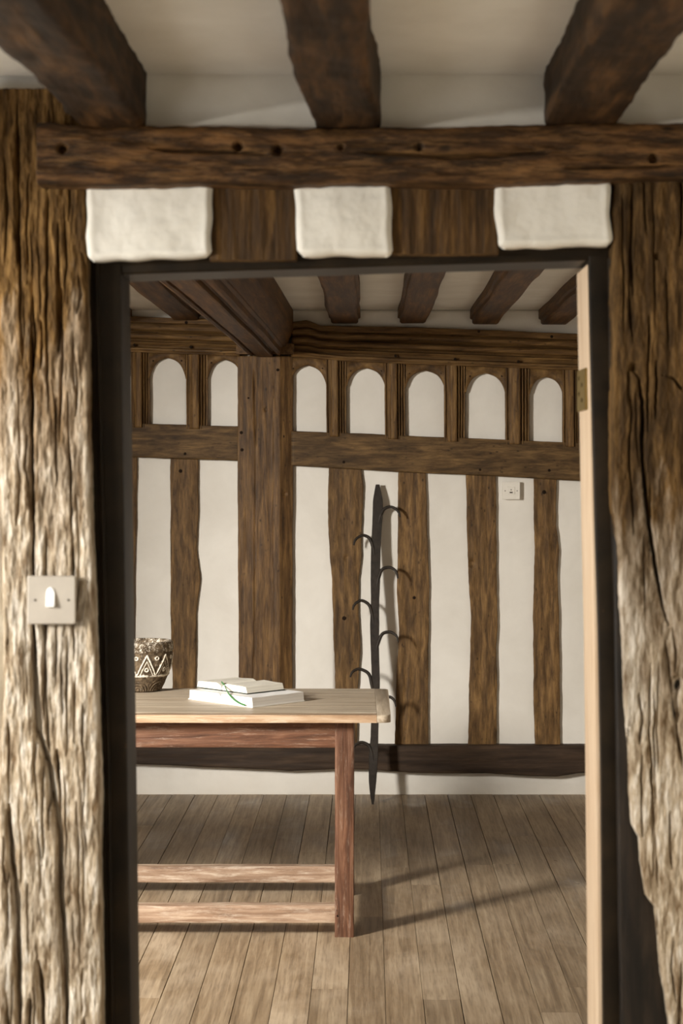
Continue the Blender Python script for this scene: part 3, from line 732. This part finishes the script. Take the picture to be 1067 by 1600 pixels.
# ================================================================== OBJECTS
# ---- table
TZ = .753; TY0, TY1 = 5.95, 6.69
TR = wx(612, TY0)                       # right end of the top
tb = tag(empty('refectory_table', (-.65, 6.33, 0), -0.008), 'long worn wooden table with red brown frame and low stretchers', 'table')
tx, ty = -.65, 6.33
def tl(x, y, z): return (x - tx, y - ty, z)
TL_ = -1.62; jx = wx(590, TY0)
th = .026
# boards of the top
bw = [(TY0, TY0 + .055), (TY0 + .055, 6.17), (6.17, 6.38), (6.38, 6.58), (6.58, TY1)]
sweep('top_edge', [(-.0275, -th + .004), (-.0235, -th), (.0275, -th), (.0275, 0), (-.0215, 0), (-.0255, -.003), (-.0275, -.008)][::-1], tl(TL_, TY0 + .0275, TZ), tl(jx, TY0 + .0275, TZ), M['table_edge'], tb, n=60, amp=.0012, fa=10, fl=9, sh=40)
for (a, b) in bw[1:]:
    w = b - a - .0012
    sweep('top_board', [(w/2, -th), (w/2, -.0012), (w/2 - .0012, 0), (-w/2 + .0012, 0), (-w/2, -.0012), (-w/2, -th)], tl(TL_, (a + b) / 2, TZ), tl(jx, (a + b) / 2, TZ), M['table_top'], tb, n=30, sh=30)
# clamped end with rounded corners
xe = TR; V = []; F = []
out = [(jx + .0008, TY0 - .001)]
rc = .028
for k in range(9):
    a = math.radians(-90 + 90 * k / 8); out.append((xe - rc + rc * math.cos(a), TY0 + rc + rc * math.sin(a) - .001))
for k in range(9):
    a = math.radians(90 * k / 8); out.append((xe + .004 - rc + rc * math.cos(a), TY1 - rc + rc * math.sin(a)))
out.append((jx + .0008, TY1))
m = len(out); ctr = np.mean(np.array(out), 0)
for (z, ins) in ((-th, .003), (-th + .004, 0), (-.006, 0), (-.0015, .0025), (0, .006)):
    for (x, y) in out:
        v = np.array([x, y]); dd = ctr - v; dd = dd / np.linalg.norm(dd) * ins
        if x < jx + .002: dd = np.array([0, dd[1]])
        V.append(tl(x + dd[0], y + dd[1], TZ + z))
F = grid_faces(5, m, wrap=True); F += [list(range(m))[::-1], list(range(4 * m, 5 * m))]
G = [(v[0], v[1], v[2]) for v in V]
sharp(mesh('clamped_end', V, F, M['table_top'], tb, G), 40)
# legs
LEG = .064
LY = (6.011 + LEG / 2, 6.61 + LEG / 2); LX = (wx(539.3, 6.02), TL_ + .16)
for x in LX:
    for y in LY:
        sweep('leg', rrprof(LEG, LEG, .005, 6), tl(x, y, 0), tl(x, y, TZ - th), M['table_red'], tb, up=(0, 1, 0), n=70, amp=.0022, fa=28, fl=7, wob=.0015)
zA0 = wz(1168, 6.02); zA1 = TZ - th
for y in (6.011 + .016, 6.61 + LEG - .016):
    sweep('apron', rrprof(.024, zA1 - zA0, .003, 8), tl(LX[1] + LEG / 2 - .002, y, (zA0 + zA1) / 2), tl(LX[0] - LEG / 2 + .002, y, (zA0 + zA1) / 2), M['table_red'], tb, n=60, amp=.0012, fa=20, fl=5)
for x in LX:
    sweep('apron', rrprof(.024, zA1 - zA0, .003, 4), tl(x, LY[0] + LEG / 2 - .002, (zA0 + zA1) / 2), tl(x, LY[1] - LEG / 2 + .002, (zA0 + zA1) / 2), M['table_red'], tb, n=20, amp=.001)
s0, s1 = wz(1443, 6.02), wz(1413, 6.02)
for y in (6.011 + .028, LY[1] - .004):
    sweep('stretcher', rrprof(.05, s1 - s0 - .004, .006, 6), tl(LX[1] + LEG / 2 - .002, y, (s0 + s1) / 2), tl(LX[0] - LEG / 2 + .002, y, (s0 + s1) / 2), M['table_rail'], tb, n=70, amp=.0022, fa=24, fl=6, wob=.002)
for x in LX:
    sweep('stretcher', rrprof(.04, s1 - s0 - .006, .005, 4), tl(x, LY[0] + LEG / 2 - .002, (s0 + s1) / 2), tl(x, LY[1] - LEG / 2 + .002, (s0 + s1) / 2), M['table_rail'], tb, n=20, amp=.0015)
for (px_, py_) in ((528.5, 1422), (529, 1430.5), (532.5, 1435)):
    n = 8; V = []; yy = 6.0115
    for q in (.004, -.001):
        for k in range(n): V.append(tl(wx(px_, yy) + .0042 * math.cos(2 * math.pi * k / n), yy + q, wz(py_, yy) + .0042 * math.sin(2 * math.pi * k / n)))
    mesh('peg', V, [(k, (k + 1) % n, n + (k + 1) % n, n + k) for k in range(n)] + [tuple(range(n, 2 * n))], M['peg'], tb, smooth=False)

# ---- carved stone bowl
bx_, by_ = wx(222, 6.622), 6.622
bowl = tag(empty('carved_bowl', (bx_, by_, TZ)), 'carved dark stone bowl with whitened zigzag band on the table', 'bowl')
HB = .186; RB = .114
body = [(0.0, .0), (.04, .0), (.060, .0), (.067, .004)]
ctrl = np.array([(.067, .004), (.079, .025), (.092, .05), (.102, .078), (.108, .105), (.111, .13), (.1115, .148)])
zz = np.linspace(.004, .148, 130); rr = np.interp(zz, ctrl[:, 1], ctrl[:, 0])
kern = np.ones(15) / 15; rp = np.convolve(np.pad(rr, 7, mode='edge'), kern, 'valid')
body += list(zip(rp, zz))
body += [(.104, .1485), (.08, .1485), (.0, .1485)]
def carve(TH, R, Z):
    k = 9; ph = (TH * k / (2 * math.pi) + .36) % 1.0
    dsp = np.zeros_like(Z); wh = np.zeros_like(Z)
    band = (Z > .066) & (Z < .142)
    t = (Z - .07) / .07
    tri = np.abs(ph - .5) * 2                       # 0 centre of a tooth, 1 between teeth
    for wdt, offs, amt in ((.09, 0.0, .0045), (.05, .3, .003)):
        l = np.exp(-((tri - (1 - t) * .92 + offs) / wdt) ** 2); dsp = np.where(band, np.maximum(dsp, amt * l), dsp); wh = np.where(band, np.maximum(wh, l), wh)
    for (c_, zc) in ((.5, .086), (0.0, .128), (1.0, .128)):      # small rings in the teeth
        q = np.sqrt(((ph - c_) * .075) ** 2 + (Z - zc) ** 2)
        l = np.exp(-((q - .006) / .0025) ** 2); dsp = np.where(band, np.maximum(dsp, .004 * l), dsp); wh = np.where(band, np.maximum(wh, l), wh)
    l = np.exp(-((Z - .144) / .002) ** 2); dsp = dsp - .002 * l
    l = np.exp(-((Z - .062) / .005) ** 2); dsp = np.maximum(dsp, .004 * l); wh = np.maximum(wh, .75 * l)
    low = (Z > .005) & (Z < .056)
    k2 = 6; p2 = (TH * k2 / (2 * math.pi) + .08) % 1.0
    q = np.sqrt(((p2 - .5) * .085) ** 2 + (Z - .006) ** 2)
    l = np.clip(np.sin(q * 620), 0, 1) * np.clip((.046 - q) / .01, 0, 1); dsp = np.where(low, dsp + .003 * l, dsp); wh = np.where(low, .18 * l, wh)
    nse = fbm(np.stack([np.cos(TH) * R * 60, np.sin(TH) * R * 60, Z * 60], -1), 3)
    dsp = dsp + .0012 * nse
    wh = np.where(band, wh * .9 + .12, wh)
    wh = wh + .25 * nse
    side = R > .06
    return np.where(side, dsp, 0), np.clip(wh, 0, 1)
lathe('body', body, 360, M['stone'], bowl, carve)
rimp = [(.0, .147), (.095, .147), (.111, .1475), (.1145, .150), (.1155, .158), (.1155, .170), (.1145, .178), (.111, .1835), (.105, .186), (.098, .1855), (.092, .182), (.088, .172), (.08, .16), (.05, .152), (.0, .15)]
P_ = np.array(rimp); tt = np.linspace(0, 1, 60); sarc = np.concatenate([[0], np.cumsum(np.linalg.norm(np.diff(P_, axis=0), axis=1))]); sarc /= sarc[-1]
rimp = list(zip(np.interp(tt, sarc, P_[:, 0]), np.interp(tt, sarc, P_[:, 1])))
def rimd(TH, R, Z):
    n = fbm(np.stack([np.cos(TH) * R * 70, np.sin(TH) * R * 70, Z * 70], -1), 4)
    return .0016 * n, np.clip(.36 + .55 * n, 0, 1)
lathe('rim', rimp, 200, M['stone'], bowl, rimd)

# ---- books
def book(name, label, Fc, dirS, dirW, Wd, Hs, tk, z0, pg, cov, curved, tilt=0.0, ov=.003, ctk=.0025, text=False):
    """open book: Fc front corner, dirS along the spine, dirW across both halves"""
    Fc = np.array(Fc, float); S = np.array([*dirS, 0.]); S /= np.linalg.norm(S); W_ = np.array([*dirW, 0.]); W_ -= S * W_.dot(S); W_ /= np.linalg.norm(W_)
    base = Fc + W_ * Wd / 2 + S * Hs / 2
    root = tag(empty(name, (base[0], base[1], z0)), label, 'book')
    def put(a, b, c): return W_ * a + S * b + np.array([0, 0, c])
    half = Wd / 2; n = 28
    for sg in (-1, 1):
        us = np.linspace(0, 1, n)                      # 0 gutter .. 1 fore edge
        if curved: top = tk * (.34 + .66 * np.clip(us / .22, 0, 1) ** .55) - tk * .16 * us
        else: top = tk * (.72 + .28 * np.clip(us / .07, 0, 1) ** .5) - tk * .05 * us
        lean = .006 if curved else .002
        bs = np.linspace(-Hs / 2, Hs / 2, 14); V, G, E = [], [], []
        mm = 2 * n
        for b in bs:
            for i, u in enumerate(us): V.append(put(sg * (.0012 + u * (half - .0012) + lean * u), b, ctk)); G.append((u * half, b, 0)); E.append(0)
            for i, u in enumerate(us[::-1]):
                t = top[::-1][i]
                wav = .0006 * math.sin(b * 60 + u * 9) * u
                V.append(put(sg * (.0012 + u * (half - .0012) - lean * u * .4), b, ctk + t + wav)); G.append((u * half + (5 if sg > 0 else 0), b, t))
                E.append(1.0 if (.14 < u < .9 and abs(b) < Hs * .42) else 0.0)
        F = grid_faces(14, mm, wrap=True)
        if sg > 0: F = [f for f in F]
        F += [list(range(mm)), list(range(13 * mm, 14 * mm))]
        o = mesh('page_block', V, F, pg, root, G, extra=E); sharp(o, 50)
        # cover board under this half
        c = []
        for (a, b) in ((0, -Hs/2 - ov), (half + ov + lean, -Hs/2 - ov), (half + ov + lean, Hs/2 + ov), (0, Hs/2 + ov)):
            c.append((a, b))
        V = [put(sg * a, b, 0) for a, b in c] + [put(sg * a, b, ctk) for a, b in c]
        sharp(mesh('cover_board', V, [(0, 1, 2, 3), (4, 5, 6, 7), (0, 1, 5, 4), (1, 2, 6, 5), (2, 3, 7, 6), (3, 0, 4, 7)], cov, root, smooth=False), 30)
    return root, put, base
bigF = (wx(394, 6.131), 6.131, 0)
big, bput, bbase = book('open_book', 'large open white paged book lying flat on the table beneath a smaller book', bigF, (.172, .173), (-.211, .252), .329, .244, .032, TZ + .0005, M['pages'], M['cover_white'], False)
smF = (wx(384.6, 6.229), 6.229, 0)
zb2 = TZ + .0005 + .0345
small, sput, sbase = book('open_book', 'small open printed book with dark green cover and ribbon resting on the larger book', smF, (.125, .121), (-.16, .20), .262, .172, .025, zb2 + .0005, M['pages_text'], M['cover_green'], True, text=True)
# ribbon: out of the gutter, over the front of the large book
inv = lambda x, y, z: np.array([x - sbase[0], y - sbase[1], z - (zb2 + .0005)])
rp = [inv(wx(px_, Y), Y, wz(py_, Y)) for (px_, py_, Y) in ((346, 1065.5, 6.345), (350.5, 1071, 6.316), (353.5, 1077, 6.262), (358, 1085, 6.208), (365, 1092.5, 6.184), (374, 1098.5, 6.163), (383, 1102, 6.143))]
tube('ribbon', spline(rp, 6), .0034, M['ribbon'], small, 6, .3, up=(-.767, -.642, 0))

# ---- wrought iron rack with curled hooks leaning on the far wall
ir = tag(empty('hooked_iron_bar', (wx(583, 8.43), 8.43, 0)), 'tall wrought iron bar with curled hooks leaning against the far wall', 'iron rack')
irx, iry = ir.location.x, ir.location.y
zt = wz(757, D - .03)
def irY(py_):                                     # depth of the leaning bar at a row
    t = (1257 - py_) / (1257 - 757); return 8.43 + (D - .045 - 8.43) * t
rows = [(1257, 581, 584), (1245, 578.5, 585.5), (1220, 576, 588), (1185, 576, 590.5), (1150, 579, 591), (1110, 580.5, 592), (1068, 581, 593.5), (1010, 579, 592), (980, 578, 592.5), (940, 579.5, 592.5), (905, 579, 594), (860, 579.5, 594.5), (830, 581, 596), (805, 582, 598), (782, 582.5, 598), (765, 585.5, 594.5), (757, 587, 593)]
R_ = np.array(rows, float)
pyv = np.linspace(1257, 757, 90); a_ = np.interp(pyv, R_[::-1, 0], R_[::-1, 1]); b_ = np.interp(pyv, R_[::-1, 0], R_[::-1, 2])
V = []
for p, l_, r_ in zip(pyv, a_, b_):
    Y = irY(p); jl = .0008 * perlin(np.array([[p * .11, .5, .2]]))[0]; jr = .0008 * perlin(np.array([[p * .11, 9.5, .2]]))[0]
    x0, x1, z = wx(l_, Y) + jl, wx(r_, Y) + jr, wz(p, Y); h = .007; e = .002
    for (x, y) in ((x0, Y + h - e), (x0, Y - h + e), (x0 + e, Y - h), (x1 - e, Y - h), (x1, Y - h + e), (x1, Y + h - e), (x1 - e, Y + h), (x0 + e, Y + h)):
        V.append((x - irx, y - iry, max(z, .001)))
F = grid_faces(90, 8, wrap=True) + [list(range(8))[::-1], list(range(89 * 8, 90 * 8))]
sharp(mesh('bar', V, F, M['iron'], ir), 30)
hooks = [((592, 818), (594.5, 806), (600, 795.5), (609.6, 792), (618, 795), (623, 801), (625, 808)),
         ((585, 868), (583, 856), (577.5, 841.5), (567.5, 836.5), (559, 840), (554.5, 845), (552.6, 852)),
         ((589, 917), (591, 905), (597, 890), (608, 886.5), (616, 890), (620, 896), (621.5, 904)),
         ((584, 974), (582, 962), (577, 946), (566, 938.5), (558, 941), (553, 946), (551, 953)),
         ((588, 1018), (590, 1007), (597, 991), (608, 987.5), (616, 990.5), (620.5, 996), (622, 1004)),
         ((583, 1082), (581, 1070), (576, 1053), (563, 1045.5), (555, 1047), (550, 1051), (547, 1058)),
         ((588, 1120), (590, 1108), (597, 1092), (608, 1089), (614, 1092), (617, 1097), (618.5, 1104)),
         ((583, 1190), (581, 1177), (576, 1165), (566, 1160), (558, 1162), (553, 1167), (550, 1174))]
for hk in hooks:
    P = []
    for i, (x, y) in enumerate(hk):
        Y = irY(y) - .005 * min(1, i / 3) - .012 * max(0, i - 3) / 3
        P.append((wx(x, Y) - irx, Y - iry, wz(y, Y)))
    P = spline(P, 6); m = len(P)
    rad = np.interp(np.linspace(0, 1, m), [0, .2, .45, .8, 1], [.008, .0095, .0078, .0065, .004])
    tube('hook', P, rad, M['iron'], ir, 8, .9, up=(0, 1, 0))

# ---- light switch on the left post
Ys = d - .016
sw = tag(empty('light_switch', (wx(80.5, Ys), d, wz(937.5, Ys))), 'square pewter light switch with white rocker on the left post', 'switch')
def plate_mesh(name, w, h, t, bev, mat, parent, y1=0.0, round_=.003):
    pr = rrprof(w, h, round_, 0, 3); m = len(pr); V = []
    for (y, ins) in ((y1, 0), (y1 - t + bev, 0), (y1 - t, bev)):
        for (a, b) in pr: V.append((a * (1 - 2 * ins / w), y, b * (1 - 2 * ins / h)))
    F = [f for f in grid_faces(3, m, wrap=True)] + [list(range(2 * m, 3 * m)), list(range(m))[::-1]]
    return sharp(mesh(name, V, F, mat, parent), 30)
def disc(name, x, z, y, r, mat, parent, t=.001):
    n = 12; V = []
    for yy in (y, y - t):
        for k in range(n): V.append((x + r * math.cos(2 * math.pi * k / n), yy, z + r * math.sin(2 * math.pi * k / n)))
    return mesh(name, V, [(k, (k + 1) % n, n + (k + 1) % n, n + k) for k in range(n)] + [tuple(range(n, 2 * n))], mat, parent, smooth=False)
plate_mesh('back_box', .076, .076, .016, .001, M['pewter'], sw, y1=.003)
plate_mesh('plate', .0865, .0865, .006, .002, M['pewter'], sw, y1=-.0125)
for sx in (-1, 1): disc('screw', sx * .0297 + .001, .0, -.0184, .0021, M['socket_dark'], sw)
# dolly: rounded rocker, proud at the bottom
V, F = [], []
pr = [(-.0075, -.017), (.0075, -.017), (.0078, -.0165), (.0078, .008), (.006, .0145), (.002, .0178), (-.002, .0178), (-.006, .0145), (-.0078, .008), (-.0078, -.0165)]
m = len(pr)
for (y, sc_) in ((-.014, 1), (-.0155, 1), (-.017, .9)):
    for (a, b) in pr: V.append((a * sc_, y - max(0, (.012 - b)) * .22 * (y < -.015), b * sc_))
F = grid_faces(3, m, wrap=True) + [list(range(2 * m, 3 * m))]
o = sharp(mesh('rocker', V, F, M['switch_white'], sw), 40)
o.location = (-.001, -.004, .005)

# ---- small wall socket on the far wall
So = D - .001
sk = tag(empty('wall_socket', (wx(797.5, So), So, wz(766.5, So))), 'small square white wall socket on plaster below the rail', 'socket')
plate_mesh('back_box', .082, .082, .026, .001, M['socket'], sk)
plate_mesh('plate', .086, .086, .008, .0015, M['socket'], sk, y1=-.024)
plate_mesh('module', .036, .034, .0025, .0008, M['socket'], sk, y1=-.0322)
for sx in (-1, 1): disc('screw', sx * .029, -.001, -.0322, .0025, M['socket_dark'], sk)
disc('contact', 0, .004, -.0345, .0028, M['socket_dark'], sk)
plate_mesh('slot', .015, .006, .001, .0002, M['socket_dark'], sk, y1=-.0345, round_=.001).location = (0, 0, -.009)
